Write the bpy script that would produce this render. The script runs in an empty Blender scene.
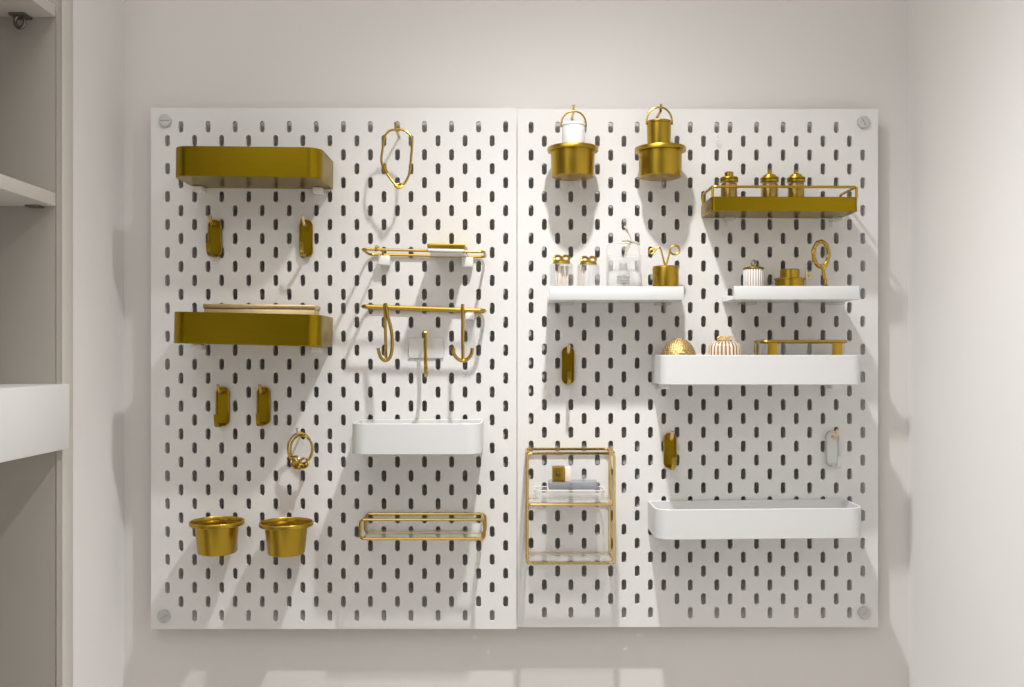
import bpy, bmesh, math, random
from mathutils import Vector, Matrix
random.seed(7)
PI = math.pi
SC = bpy.context.scene
COL = SC.collection

# ------------------------------------------------------------------ camera geometry
D = 1.4            # distance of the lens from the face of the boards (m)
F = 947.0          # focal length in pixels of a 1024 px wide frame
CX, HZ = 512.0, 355.0
S0 = F / D         # pixels per metre on the face of the boards
GAP = 0.025        # boards stand off the wall


def P(px, py, d=0.0):
    k = (D - d) / F
    return Vector(((px - CX) * k, -d, (HZ - py) * k))


def X(px, d=0.0):
    return (px - CX) * (D - d) / F


def Z(py, d=0.0):
    return (HZ - py) * (D - d) / F


# ------------------------------------------------------------------ materials
def _new(name):
    m = bpy.data.materials.new(name)
    m.use_nodes = True
    nt = m.node_tree
    return m, nt, nt.nodes['Principled BSDF']


def paint(name, col, rough=0.5, spread=0.03, scale=6.0, bump=0.0, bscale=200, spec=0.5):
    m, nt, b = _new(name)
    tc = nt.nodes.new('ShaderNodeTexCoord')
    n = nt.nodes.new('ShaderNodeTexNoise')
    n.inputs['Scale'].default_value = scale
    n.inputs['Detail'].default_value = 3
    nt.links.new(tc.outputs['Object'], n.inputs['Vector'])
    r = nt.nodes.new('ShaderNodeValToRGB')
    r.color_ramp.elements[0].position = 0.3
    r.color_ramp.elements[1].position = 0.7
    r.color_ramp.elements[0].color = tuple(c * (1 - spread) for c in col) + (1,)
    r.color_ramp.elements[1].color = tuple(min(1, c * (1 + spread)) for c in col) + (1,)
    nt.links.new(n.outputs['Fac'], r.inputs['Fac'])
    nt.links.new(r.outputs['Color'], b.inputs['Base Color'])
    b.inputs['Roughness'].default_value = rough
    b.inputs['Specular IOR Level'].default_value = spec
    if bump:
        n2 = nt.nodes.new('ShaderNodeTexNoise')
        n2.inputs['Scale'].default_value = bscale
        n2.inputs['Detail'].default_value = 4
        nt.links.new(tc.outputs['Object'], n2.inputs['Vector'])
        bp = nt.nodes.new('ShaderNodeBump')
        bp.inputs['Strength'].default_value = bump
        bp.inputs['Distance'].default_value = 0.002
        nt.links.new(n2.outputs['Fac'], bp.inputs['Height'])
        nt.links.new(bp.outputs['Normal'], b.inputs['Normal'])
    return m


def metal(name, col, rough=0.3, spread=0.08, stretch=(1, 1, 1), scale=60, coat=0.0):
    m, nt, b = _new(name)
    tc = nt.nodes.new('ShaderNodeTexCoord')
    mp = nt.nodes.new('ShaderNodeMapping')
    mp.inputs['Scale'].default_value = stretch
    nt.links.new(tc.outputs['Object'], mp.inputs['Vector'])
    n = nt.nodes.new('ShaderNodeTexNoise')
    n.inputs['Scale'].default_value = scale
    n.inputs['Detail'].default_value = 2
    nt.links.new(mp.outputs['Vector'], n.inputs['Vector'])
    r = nt.nodes.new('ShaderNodeValToRGB')
    r.color_ramp.elements[0].position = 0.25
    r.color_ramp.elements[1].position = 0.75
    r.color_ramp.elements[0].color = tuple(c * (1 - spread) for c in col) + (1,)
    r.color_ramp.elements[1].color = tuple(min(1, c * (1 + spread)) for c in col) + (1,)
    nt.links.new(n.outputs['Fac'], r.inputs['Fac'])
    nt.links.new(r.outputs['Color'], b.inputs['Base Color'])
    mr = nt.nodes.new('ShaderNodeMapRange')
    mr.inputs['To Min'].default_value = rough * 0.97
    mr.inputs['To Max'].default_value = rough * 1.03
    nt.links.new(n.outputs['Fac'], mr.inputs['Value'])
    nt.links.new(mr.outputs['Result'], b.inputs['Roughness'])
    b.inputs['Metallic'].default_value = 1.0
    b.inputs['Coat Weight'].default_value = coat
    return m


def clear(name, tint=(0.97, 0.98, 0.98), gloss=0.12, body=0.0, bodycol=(0.9, 0.9, 0.9)):
    m = bpy.data.materials.new(name)
    m.use_nodes = True
    nt = m.node_tree
    nt.nodes.clear()
    out = nt.nodes.new('ShaderNodeOutputMaterial')
    tr = nt.nodes.new('ShaderNodeBsdfTransparent')
    tr.inputs['Color'].default_value = tint + (1,)
    gl = nt.nodes.new('ShaderNodeBsdfGlossy')
    gl.inputs['Roughness'].default_value = 0.06
    lw = nt.nodes.new('ShaderNodeLayerWeight')
    lw.inputs['Blend'].default_value = 0.35
    mr = nt.nodes.new('ShaderNodeMapRange')
    mr.inputs['To Min'].default_value = gloss * 0.4
    mr.inputs['To Max'].default_value = min(1, gloss * 5)
    nt.links.new(lw.outputs['Facing'], mr.inputs['Value'])
    mx = nt.nodes.new('ShaderNodeMixShader')
    nt.links.new(mr.outputs['Result'], mx.inputs['Fac'])
    nt.links.new(tr.outputs[0], mx.inputs[1])
    nt.links.new(gl.outputs[0], mx.inputs[2])
    last = mx
    if body:
        df = nt.nodes.new('ShaderNodeBsdfDiffuse')
        df.inputs['Color'].default_value = bodycol + (1,)
        m2 = nt.nodes.new('ShaderNodeMixShader')
        m2.inputs['Fac'].default_value = body
        nt.links.new(mx.outputs[0], m2.inputs[1])
        nt.links.new(df.outputs[0], m2.inputs[2])
        last = m2
    nt.links.new(last.outputs[0], out.inputs['Surface'])
    return m


def pimpled(name):
    """pale gold with close-set dark pits"""
    m, nt, b = _new(name)
    tc = nt.nodes.new('ShaderNodeTexCoord')
    v = nt.nodes.new('ShaderNodeTexVoronoi')
    v.inputs['Scale'].default_value = 420
    v.inputs['Randomness'].default_value = 0.35
    nt.links.new(tc.outputs['Object'], v.inputs['Vector'])
    r = nt.nodes.new('ShaderNodeValToRGB')
    r.color_ramp.elements[0].position = 0.15
    r.color_ramp.elements[1].position = 0.6
    r.color_ramp.elements[0].color = (0.80, 0.62, 0.30, 1)
    r.color_ramp.elements[1].color = (0.30, 0.19, 0.06, 1)
    nt.links.new(v.outputs['Distance'], r.inputs['Fac'])
    nt.links.new(r.outputs['Color'], b.inputs['Base Color'])
    bp = nt.nodes.new('ShaderNodeBump')
    bp.invert = True
    bp.inputs['Strength'].default_value = 0.8
    bp.inputs['Distance'].default_value = 0.001
    nt.links.new(v.outputs['Distance'], bp.inputs['Height'])
    nt.links.new(bp.outputs['Normal'], b.inputs['Normal'])
    b.inputs['Metallic'].default_value = 0.75
    b.inputs['Roughness'].default_value = 0.42
    return m


def ribbed(name, hi, lo, n, rough=0.35, metallic=0.0):
    """vertical ribs around the z axis: pale ridges, darker grooves"""
    m, nt, b = _new(name)
    tc = nt.nodes.new('ShaderNodeTexCoord')
    sp_ = nt.nodes.new('ShaderNodeSeparateXYZ')
    nt.links.new(tc.outputs['Object'], sp_.inputs[0])
    at = nt.nodes.new('ShaderNodeMath'); at.operation = 'ARCTAN2'
    nt.links.new(sp_.outputs['Y'], at.inputs[0])
    nt.links.new(sp_.outputs['X'], at.inputs[1])
    mu = nt.nodes.new('ShaderNodeMath'); mu.operation = 'MULTIPLY'; mu.inputs[1].default_value = n
    nt.links.new(at.outputs[0], mu.inputs[0])
    si = nt.nodes.new('ShaderNodeMath'); si.operation = 'COSINE'
    nt.links.new(mu.outputs[0], si.inputs[0])
    r = nt.nodes.new('ShaderNodeMapRange')
    r.inputs['From Min'].default_value = -0.9
    r.inputs['From Max'].default_value = 0.3
    nt.links.new(si.outputs[0], r.inputs['Value'])
    mx = nt.nodes.new('ShaderNodeMix'); mx.data_type = 'RGBA'
    mx.inputs[6].default_value = lo + (1,)
    mx.inputs[7].default_value = hi + (1,)
    nt.links.new(r.outputs['Result'], mx.inputs[0])
    nt.links.new(mx.outputs[2], b.inputs['Base Color'])
    b.inputs['Roughness'].default_value = rough
    b.inputs['Metallic'].default_value = metallic
    return m


M = {}
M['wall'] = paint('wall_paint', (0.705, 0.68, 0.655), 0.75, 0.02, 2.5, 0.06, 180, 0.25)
M['side_wall'] = paint('side_wall_lightened', (0.80, 0.785, 0.775), 0.75, 0.02, 2.5, 0.06, 180, 0.25)  # wall colour lightened: extra light on the side walls put into the paint
M['floor'] = paint('floor_paint', (0.72, 0.69, 0.65), 0.6, 0.06, 3)
M['ceil'] = paint('ceiling_paint', (0.75, 0.73, 0.70), 0.8, 0.02, 3)
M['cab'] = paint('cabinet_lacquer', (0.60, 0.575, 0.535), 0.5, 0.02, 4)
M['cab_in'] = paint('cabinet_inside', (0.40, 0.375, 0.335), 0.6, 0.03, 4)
M['board'] = paint('board_powder_coat', (0.74, 0.728, 0.708), 0.5, 0.012, 5, 0.03, 600, 0.3)
M['white'] = paint('white_powder_coat', (0.66, 0.66, 0.655), 0.4, 0.01, 8)
M['bright'] = paint('bright_white_enamel', (0.84, 0.84, 0.83), 0.3, 0.01, 8)
M['plastic'] = paint('white_plastic', (0.82, 0.82, 0.80), 0.35, 0.02, 20)
M['grey_plastic'] = paint('grey_plastic', (0.52, 0.52, 0.50), 0.4, 0.05, 60)
M['brass'] = metal('brushed_brass', (0.31, 0.205, 0.008), 0.30, 0.03, (1, 1, 6), 40)
M['brass_plain'] = metal('satin_brass', (0.46, 0.30, 0.035), 0.30, 0.025, (1, 1, 1), 60)
M['wire'] = metal('brass_wire', (0.48, 0.315, 0.06), 0.26, 0.04, (1, 1, 1), 80)
M['pale_brass'] = metal('pale_brass', (0.78, 0.60, 0.32), 0.35, 0.06, (1, 1, 1), 80)
M['hammered'] = pimpled('pimpled_brass')
M['pale_wire'] = metal('pale_brass_wire', (0.66, 0.49, 0.20), 0.26, 0.04, (1, 1, 1), 80)
M['steel'] = metal('zinc_steel', (0.55, 0.54, 0.51), 0.3, 0.08, (1, 1, 1), 90)
M['dark_steel'] = metal('dark_bracket_steel', (0.22, 0.20, 0.17), 0.35, 0.15, (1, 1, 1), 90)
M['glass'] = clear('clear_glass', (0.985, 0.985, 0.985), gloss=0.065)
M['acrylic'] = clear('clear_acrylic', (0.985, 0.985, 0.985), 0.07, 0.09, (0.95, 0.95, 0.95))
M['frost'] = clear('frosted_acrylic', (0.95, 0.95, 0.95), 0.10, 0.55, (0.86, 0.86, 0.85))
M['greyglass'] = clear('grey_tinted_acrylic', (0.62, 0.64, 0.68), 0.12, 0.45, (0.42, 0.43, 0.46))
M['label'] = paint('grey_label', (0.42, 0.38, 0.37), 0.6, 0.1, 40)
M['stem'] = paint('dried_stem', (0.50, 0.47, 0.38), 0.7, 0.15, 60)
M['cotton'] = paint('cream_filling', (0.80, 0.70, 0.62), 0.8, 0.08, 60)


# ------------------------------------------------------------------ mesh helpers
def new():
    return bmesh.new()


def obj(name, bm, mat, parent=None, angle=35, label=None):
    me = bpy.data.meshes.new(name)
    bmesh.ops.recalc_face_normals(bm, faces=bm.faces)
    bm.to_mesh(me)
    bm.free()
    me.materials.append(mat)
    if angle:
        me.shade_smooth()
        me.set_sharp_from_angle(angle=math.radians(angle))
    o = bpy.data.objects.new(name, me)
    COL.objects.link(o)
    if parent is not None:
        o.parent = parent
    if label:
        o['label'] = label
    return o


def tag(o, label, cat, group=None, kind=None):
    o['label'] = label
    o['category'] = cat
    if group:
        o['group'] = group
    if kind:
        o['kind'] = kind
    return o


def thing(name, label, cat, loc=(0, 0, 0), group=None, roll=0.0):
    o = bpy.data.objects.new(name, None)
    o.empty_display_size = 0.02
    COL.objects.link(o)
    o.location = loc
    o.rotation_euler = (0, math.radians(roll), 0)
    return tag(o, label, cat, group)


def struct(name, bm, mat, label=None, angle=35):
    o = obj(name, bm, mat, None, angle)
    o['kind'] = 'structure'
    o['label'] = label or name.replace('_', ' ')
    return o


def box(bm, x0, x1, y0, y1, z0, z1, bev=0.0, seg=2):
    vs = [bm.verts.new((x, y, z)) for x in (x0, x1) for y in (y0, y1) for z in (z0, z1)]
    q = [(0, 1, 3, 2), (4, 6, 7, 5), (0, 4, 5, 1), (2, 3, 7, 6), (0, 2, 6, 4), (1, 5, 7, 3)]
    fs = [bm.faces.new([vs[i] for i in f]) for f in q]
    if bev:
        es = list({e for f in fs for e in f.edges})
        bmesh.ops.bevel(bm, geom=es, offset=bev, segments=seg, affect='EDGES', profile=0.5)
    return bm


def tube(bm, pts, r, closed=False, n=10, caps=True, twist=None):
    """sweep a round section along points; r may be a number or a list"""
    pts = [Vector(p) for p in pts]
    N = len(pts)
    rs = r if isinstance(r, (list, tuple)) else [r] * N
    tang = []
    for i in range(N):
        if closed:
            t = pts[(i + 1) % N] - pts[i - 1]
        else:
            t = pts[min(i + 1, N - 1)] - pts[max(i - 1, 0)]
        tang.append(t.normalized())
    ref = Vector((0, 0, 1)) if abs(tang[0].z) < 0.9 else Vector((1, 0, 0))
    nrm = (ref - tang[0] * ref.dot(tang[0])).normalized()
    rings = []
    for i in range(N):
        nrm = (nrm - tang[i] * nrm.dot(tang[i])).normalized()
        bi = tang[i].cross(nrm)
        ring = []
        for k in range(n):
            a = 2 * PI * k / n
            rr = rs[i] * (twist(i, a) if twist else 1.0)
            ring.append(bm.verts.new(pts[i] + (nrm * math.cos(a) + bi * math.sin(a)) * rr))
        rings.append(ring)
    for i in range(N if closed else N - 1):
        a, b = rings[i], rings[(i + 1) % N]
        off = 0
        if closed and i == N - 1:
            best = min(range(n), key=lambda s: sum((a[k].co - b[(k + s) % n].co).length for k in range(0, n, 2)))
            off = best
        for k in range(n):
            bm.faces.new((a[k], a[(k + 1) % n], b[(k + 1 + off) % n], b[(k + off) % n]))
    if not closed and caps:
        bm.faces.new(rings[0][::-1])
        bm.faces.new(rings[-1])
    return bm


def smooth(pts, k=6, closed=False):
    """Catmull-Rom through points"""
    pts = [Vector(p) for p in pts]
    N = len(pts)
    out = []
    for i in range(N if closed else N - 1):
        if closed:
            p0, p1, p2, p3 = pts[i - 1], pts[i], pts[(i + 1) % N], pts[(i + 2) % N]
        else:
            p0, p1, p2, p3 = pts[max(i - 1, 0)], pts[i], pts[i + 1], pts[min(i + 2, N - 1)]
        for j in range(k):
            t = j / k
            out.append(0.5 * ((2 * p1) + (p2 - p0) * t + (2 * p0 - 5 * p1 + 4 * p2 - p3) * t * t + (3 * p1 - p0 - 3 * p2 + p3) * t ** 3))
    if not closed:
        out.append(pts[-1])
    return out


def rrect(u0, u1, v0, v1, r, seg=6):
    """rounded rectangle as 2-D points, counter-clockwise"""
    out = []
    for cx, cy, a0 in ((u1 - r, v1 - r, 0), (u0 + r, v1 - r, 90), (u0 + r, v0 + r, 180), (u1 - r, v0 + r, 270)):
        for k in range(seg + 1):
            a = math.radians(a0 + 90 * k / seg)
            out.append((cx + r * math.cos(a), cy + r * math.sin(a)))
    return out


def corner_pts(path, r, seg=5, closed=False):
    """polyline with every inner corner rounded by r"""
    path = [Vector(p) for p in path]
    N = len(path)
    out = []
    for i in range(N):
        if not closed and i in (0, N - 1):
            out.append(path[i])
            continue
        p, a, b = path[i], path[i - 1], path[(i + 1) % N]
        da, db = (a - p), (b - p)
        rr = min(r, da.length * 0.49, db.length * 0.49)
        s, e = p + da.normalized() * rr, p + db.normalized() * rr
        for k in range(seg + 1):
            t = k / seg
            out.append((1 - t) ** 2 * s + 2 * t * (1 - t) * p + t * t * e)
    return out


def lathe(bm, prof, n=40, mod=None, cx=0, cy=0):
    """revolve (r, z) pairs about z; r == 0 makes a pole"""
    rings = []
    for j, (r, z) in enumerate(prof):
        if r <= 1e-6:
            rings.append([bm.verts.new((cx, cy, z))])
        else:
            ring = []
            for k in range(n):
                a = 2 * PI * k / n
                rr = r * (mod(a, j, k) if mod else 1)
                ring.append(bm.verts.new((cx + rr * math.cos(a), cy + rr * math.sin(a), z)))
            rings.append(ring)
    for a, b in zip(rings, rings[1:]):
        if len(a) == 1 and len(b) == 1:
            continue
        for k in range(n):
            k2 = (k + 1) % n
            if len(a) == 1:
                bm.faces.new((a[0], b[k2], b[k]))
            elif len(b) == 1:
                bm.faces.new((a[k], a[k2], b[0]))
            else:
                bm.faces.new((a[k], a[k2], b[k2], b[k]))
    return bm


def disc(bm, c, r, y0, y1, n=32, bev=0.0):
    """short cylinder whose axis is y (a screw head on the board)"""
    prof = [(0, y1), (r, y1), (r, y0 + bev), (r - bev, y0), (0, y0)]
    sub = new()
    lathe(sub, prof, n)
    for v in sub.verts:
        x, y, z = v.co
        v.co = (c[0] + x, z, c[1] + y)
    me = bpy.data.meshes.new('tmp')
    sub.to_mesh(me)
    sub.free()
    bm.from_mesh(me)
    bpy.data.meshes.remove(me)
    return bm


def prism_loop(bm, loops):
    """bridge equal-length vertex loops in order, cap first and last"""
    vl = [[bm.verts.new(p) for p in lp] for lp in loops]
    n = len(vl[0])
    for a, b in zip(vl, vl[1:]):
        for k in range(n):
            bm.faces.new((a[k], a[(k + 1) % n], b[(k + 1) % n], b[k]))
    bm.faces.new(vl[0][::-1])
    bm.faces.new(vl[-1])
    return bm


def tray_outline(w, d, r, inset=0.0, seg=8):
    """plan of a tray: square at the board (y=0), rounded towards the room (y=-d)"""
    hw = w / 2 - inset
    yb, yf = -inset, -d + inset
    rr = max(r - inset, 0.001)
    out = [(hw, yb), (-hw, yb)]
    for cx, a0 in ((-hw + rr, 180), (hw - rr, 270)):
        for k in range(seg + 1):
            a = math.radians(a0 + 90 * k / seg)
            out.append((cx + rr * math.cos(a), yf + rr + rr * math.sin(a)))
    return out


def tray_bm(w, d, h, r, t=0.0025, fl=0.003):
    bm = new()
    o, i = tray_outline(w, d, r), tray_outline(w, d, r, t)
    ob = tray_outline(w, d, r, 0.0008)
    L = lambda pts, z: [(x, y, z) for x, y in pts]
    prism_loop(bm, [L(ob, 0), L(o, 0.001), L(o, h - 0.0006), L(tray_outline(w, d, r, 0.0006), h),
                    L(tray_outline(w, d, r, t - 0.0006), h), L(i, h - 0.0006), L(i, fl)])
    return bm


# ------------------------------------------------------------------ the room
XL, XR = X(124, -GAP), X(908, -GAP)
YW = GAP
ZF, ZC = -1.45, 1.05
YB = -2.1
bm = new(); box(bm, XL - 0.6, XR + 0.12, YW, YW + 0.1, ZF, ZC)
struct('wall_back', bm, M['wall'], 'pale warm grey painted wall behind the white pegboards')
YP0 = -(D + XL * F / 439.0)      # far side of the shelving's end panel
YP1 = -(D + XL * F / 454.0)      # near side
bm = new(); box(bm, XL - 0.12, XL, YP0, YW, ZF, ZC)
struct('wall_left', bm, M['side_wall'], 'narrow return of wall between shelving and pegboard')
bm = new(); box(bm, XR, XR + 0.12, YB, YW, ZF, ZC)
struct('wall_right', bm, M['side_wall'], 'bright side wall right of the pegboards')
bm = new(); box(bm, XL - 0.6, XR + 0.12, YB, YW + 0.1, ZF - 0.1, ZF)
struct('floor', bm, M['floor'], 'floor of the alcove')
bm = new(); box(bm, XL - 0.6, XR + 0.12, YB, YW + 0.1, ZC, ZC + 0.1)
struct('ceiling', bm, M['ceil'], 'ceiling of the alcove')

# ------------------------------------------------------------------ the shelving on the left
cab = thing('shelving_unit', 'off-white built-in shelving unit with open shelves at the left edge', 'shelves', (XL - 0.2, YP1, ZF))
def cb(x0, x1, y0, y1, z0, z1, bev=0.0015):
    b_ = new(); ox, oy, oz = XL - 0.2, YP1, ZF
    return box(b_, x0 - ox, x1 - ox, y0 - oy, y1 - oy, z0 - oz, z1 - oz, bev)
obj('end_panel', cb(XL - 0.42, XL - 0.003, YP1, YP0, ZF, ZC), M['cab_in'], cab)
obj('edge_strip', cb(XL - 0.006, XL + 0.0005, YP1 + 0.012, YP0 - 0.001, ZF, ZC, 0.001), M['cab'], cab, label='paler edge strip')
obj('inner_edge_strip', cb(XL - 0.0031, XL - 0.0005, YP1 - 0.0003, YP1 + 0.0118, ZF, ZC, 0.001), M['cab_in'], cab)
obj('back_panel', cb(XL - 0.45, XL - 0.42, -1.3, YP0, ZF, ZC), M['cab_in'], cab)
XS = XL - 0.0025
DS = D + YP1
zz = lambda py: (HZ - py) * DS / F
for py0, py1 in ((6, 17.5), (193, 206.5)):
    s = obj('shelf', cb(XL - 0.42, XS, -1.2, YP1, zz(py1), zz(py0)), M['cab'], cab)
# broad white ledge at waist of the picture
led = obj('ledge', cb(XL - 0.42, XL + 0.0115, -1.2, YP1 + 0.008, zz(449), zz(384)), M['bright'], cab, label='thick white ledge')
# metal support under the top shelf: plate and loop
b_ = new(); ox = Vector((XL - 0.2, YP1, ZF))
c0 = Vector(((20 - CX) * (DS - 0.012) / F, YP1 - 0.012, zz(17.5) - 0.0005)) - ox
box(b_, c0.x - 0.011, c0.x + 0.010, c0.y - 0.008, c0.y + 0.0115, c0.z - 0.003, c0.z + 0.0004, 0.0008)
lp = smooth([c0 + Vector((0.006 * math.sin(a) * 1.0, 0, -0.009 + 0.008 * math.cos(a))) for a in [2 * PI * k / 10 for k in range(10)]], 3, True)
tube(b_, lp, 0.0022, True)
obj('shelf_support', b_, M['dark_steel'], cab, label='dark metal support')
b_ = new()
c1 = Vector(((33 - CX) * (DS - 0.012) / F, YP1 - 0.012, zz(206.5))) - ox
box(b_, c1.x - 0.009, c1.x + 0.009, c1.y - 0.004, c1.y + 0.0115, c1.z - 0.0025, c1.z + 0.0004, 0.0008)
obj('shelf_support', b_, M['dark_steel'], cab, label='dark metal support')

# ------------------------------------------------------------------ the two pegboards
def rng(a, b):
    return set(range(a, b + 1, 2))


LEFT = {}
for r in range(36):
    s = rng(1, 25) if r % 2 == 0 else rng(0, 24)
    LEFT[r] = s
LEFT[13] = rng(0, 12) | {13, 14, 15, 17, 19, 21, 24}
LEFT[14] = rng(1, 5) | {7, 9, 11, 14, 16, 18, 20, 23, 25}
LEFT[15] = rng(0, 4) | {7, 9, 11, 13, 15, 17, 19, 21, 22, 24}
LEFT[16] = {1, 3, 5, 8, 10, 12, 14, 16, 18, 20, 21, 23, 25}
LEFT[17] = {0, 2, 4, 6, 7, 9, 11, 13, 15, 17, 20, 22, 24}
LEFT[18] = {1, 3, 5, 8, 10, 12, 14, 16, 18, 19, 21, 23, 25}
LEFT[19] = {0, 2, 4, 6, 7, 9, 11, 13, 15, 17, 20, 22, 24}
LEFT[20] = {1, 3, 5, 8, 10, 12, 14, 16, 18, 19, 21, 23, 25}
LEFT[21] = {0, 2, 4, 6, 8, 9, 11, 13, 15, 17, 20, 22, 24}
LEFT[22] = {1, 3, 5, 7, 10, 12, 14, 16, 18, 20, 22, 23, 25}
LEFT[23] = {0, 2, 4, 6, 8, 11, 12, 13, 15, 17, 19, 21, 24}
LEFT[35] = rng(2, 24)
RIGHT = {}
for r in range(36):
    RIGHT[r] = rng(0, 24) if r % 2 == 1 else rng(1, 25)
for r in range(0, 7):
    if r % 2 == 0:
        RIGHT[r] = rng(0, 14) | rng(15, 25)
    else:
        RIGHT[r] = rng(1, 13) | rng(16, 24)
RIGHT[0] -= {25}
RIGHT[6] = rng(0, 12) | rng(13, 25)
RIGHT[7] = rng(1, 11) | rng(14, 24)
RIGHT[8] = rng(0, 10) | rng(13, 25)
RIGHT[9] = rng(1, 9) | rng(12, 24)
RIGHT[10] = rng(0, 8) | rng(11, 25)
RIGHT[11] = rng(1, 9) | rng(12, 24)
RIGHT[12] = rng(0, 10) | rng(13, 25)
RIGHT[27] = {1, 3, 5} | rng(8, 24)
for r in range(28, 36):
    RIGHT[r] = (rng(0, 8) if r % 2 == 0 else rng(1, 9)) | (rng(10, 24) if r % 2 == 1 else rng(11, 25))
RIGHT[35] = rng(1, 9) | rng(12, 24)


def board_mesh(ex0, ex1, ey0, ey1, c0, cp, r0, rp, holes, T=0.005, sw=2.45, sh=5.7):
    """perforated sheet; all arguments in picture pixels on the board plane, turned into metres"""
    bm = new()
    xs = [ex0, c0 - cp / 2] + [c0 + cp * (k + 0.5) for k in range(26)] + [ex1]
    ys = [ey0, r0 - rp / 2] + [r0 + rp * (k + 0.5) for k in range(36)] + [ey1]
    w = lambda px, py, y: ((px - CX) / S0, y, (HZ - py) / S0)
    cache = {}
    for y in (0.0, T):
        for i, a in enumerate(xs):
            for j, b in enumerate(ys):
                cache[(i, j, y)] = bm.verts.new(w(a, b, y))
    nx, ny = len(xs) - 1, len(ys) - 1
    ns = 6
    for i in range(nx):
        for j in range(ny):
            k, r = i - 1, j - 1
            if 0 <= k < 26 and 0 <= r < 36 and k in holes[r]:
                hx, hy = c0 + cp * k, r0 + rp * r
                left, right = [], []
                top = [(hx - sw * math.cos(a), hy - (sh - sw) - sw * math.sin(a)) for a in [PI * q / (2 * ns) for q in range(2 * ns + 1)]]
                bot = [(hx + sw * math.cos(a), hy + (sh - sw) + sw * math.sin(a)) for a in [PI * q / (2 * ns) for q in range(2 * ns + 1)]]
                ring = top + bot        # clockwise in the picture from the left shoulder
                it, ib = ns, 2 * ns + 1 + ns
                both = {}
                for y in (0.0, T):
                    rv = [bm.verts.new(w(a, b, y)) for a, b in ring]
                    both[y] = rv
                    TL, TR = cache[(i, j, y)], cache[(i + 1, j, y)]
                    BL, BR = cache[(i, j + 1, y)], cache[(i + 1, j + 1, y)]
                    n = len(rv)
                    lft = [rv[q % n] for q in range(ib, it + n + 1)]
                    rgt = rv[it:ib + 1]
                    fs = [[TL, BL] + lft, [BR, TR] + rgt, [TL, rv[it], TR], [BL, BR, rv[ib]]]
                    for f in fs:
                        bm.faces.new(f if y == 0 else f[::-1])
                n = len(ring)
                for q in range(n):
                    bm.faces.new((both[0.0][q], both[0.0][(q + 1) % n], both[T][(q + 1) % n], both[T][q]))
            else:
                for y in (0.0, T):
                    f = [cache[(i, j, y)], cache[(i, j + 1, y)], cache[(i + 1, j + 1, y)], cache[(i + 1, j, y)]]
                    bm.faces.new(f if y == 0 else f[::-1])
    for i in range(nx):
        for j in (0, ny):
            bm.faces.new((cache[(i, j, 0.0)], cache[(i + 1, j, 0.0)], cache[(i + 1, j, T)], cache[(i, j, T)]))
    for j in range(ny):
        for i in (0, nx):
            bm.faces.new((cache[(i, j, 0.0)], cache[(i, j + 1, 0.0)], cache[(i, j + 1, T)], cache[(i, j, T)]))
    return bm


def pegboard(label, args, screws, spacers):
    root = thing('pegboard', label, 'pegboard', (0, 0, 0), 'white pegboards on the wall')
    sheet = obj('sheet', board_mesh(*args), M['board'], root, 30)
    for (px, py, slot) in screws:
        x, z = (px - CX) / S0, (HZ - py) / S0
        b = new()
        disc(b, (x, z), 0.0092, -0.0045, 0.0, 32, 0.0012)
        sc = obj('screw_cap', b, M['grey_plastic'], root, label='grey round screw cap')
        b = new()
        a = math.radians(slot)
        dx, dz = math.cos(a), math.sin(a)
        pts = [(x - dx * 0.0062, -0.0045, z - dz * 0.0062), (x + dx * 0.0062, -0.0045, z + dz * 0.0062)]
        tube(b, pts, 0.0008, n=6)
        obj('slot', b, M['steel'], sc)
    for (px, py) in spacers:
        x, z = (px - CX) / S0, (HZ - py) / S0
        b = new()
        disc(b, (x, z), 0.010, 0.005, GAP, 24)
        obj('spacer', b, M['plastic'], root)
    return root


pegboard('white slotted pegboard panel with gold trays and paired hooks, left of the seam',
         (151, 516.7, 108, 629, 167.4, 13.53, 126.7, 13.97, LEFT), [(165.5, 121, 0), (164.5, 616, 20)],
         [(165.5, 121), (164.5, 616), (504, 115.5), (504, 623)])
pegboard('white slotted pegboard panel with hanging buckets and wire rack, right of the seam',
         (517.3, 878, 109, 627, 531.1, 13.27, 127.3, 13.87, RIGHT), [(863, 122.5, -60), (864, 612.5, 50)],
         [(863, 122.5), (864, 612.5), (530, 116), (530, 620)])

# ------------------------------------------------------------------ trays
def clip_bm(x, z, w=0.014, h=0.008, d0=0.0, d1=0.02):
    b = new()
    box(b, x - w / 2, x + w / 2, -d1, -d0 - 0.0002, z - h, z, 0.0012)
    box(b, x - 0.002, x + 0.002, -d0 - 0.004, -d0 - .0001, z - h * 0.7, z - h * 0.1)
    return b


def tray(label, xl, xr, zt, zb, d, mat, group, r=0.02, roll=0.0, clips=(), clipmat='plastic', name='tray'):
    cx = (xl + xr) / 2
    root = thing(name, label, 'tray', (cx, -0.0006, zb), group, roll)
    obj('tray_body', tray_bm(xr - xl, d, zt - zb, r), mat, root)
    for px in clips:
        x = X(px, 0.012) - cx
        c = obj('clip', clip_bm(x, -0.0003), M[clipmat], root, label='small white clip')
    return root


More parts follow.
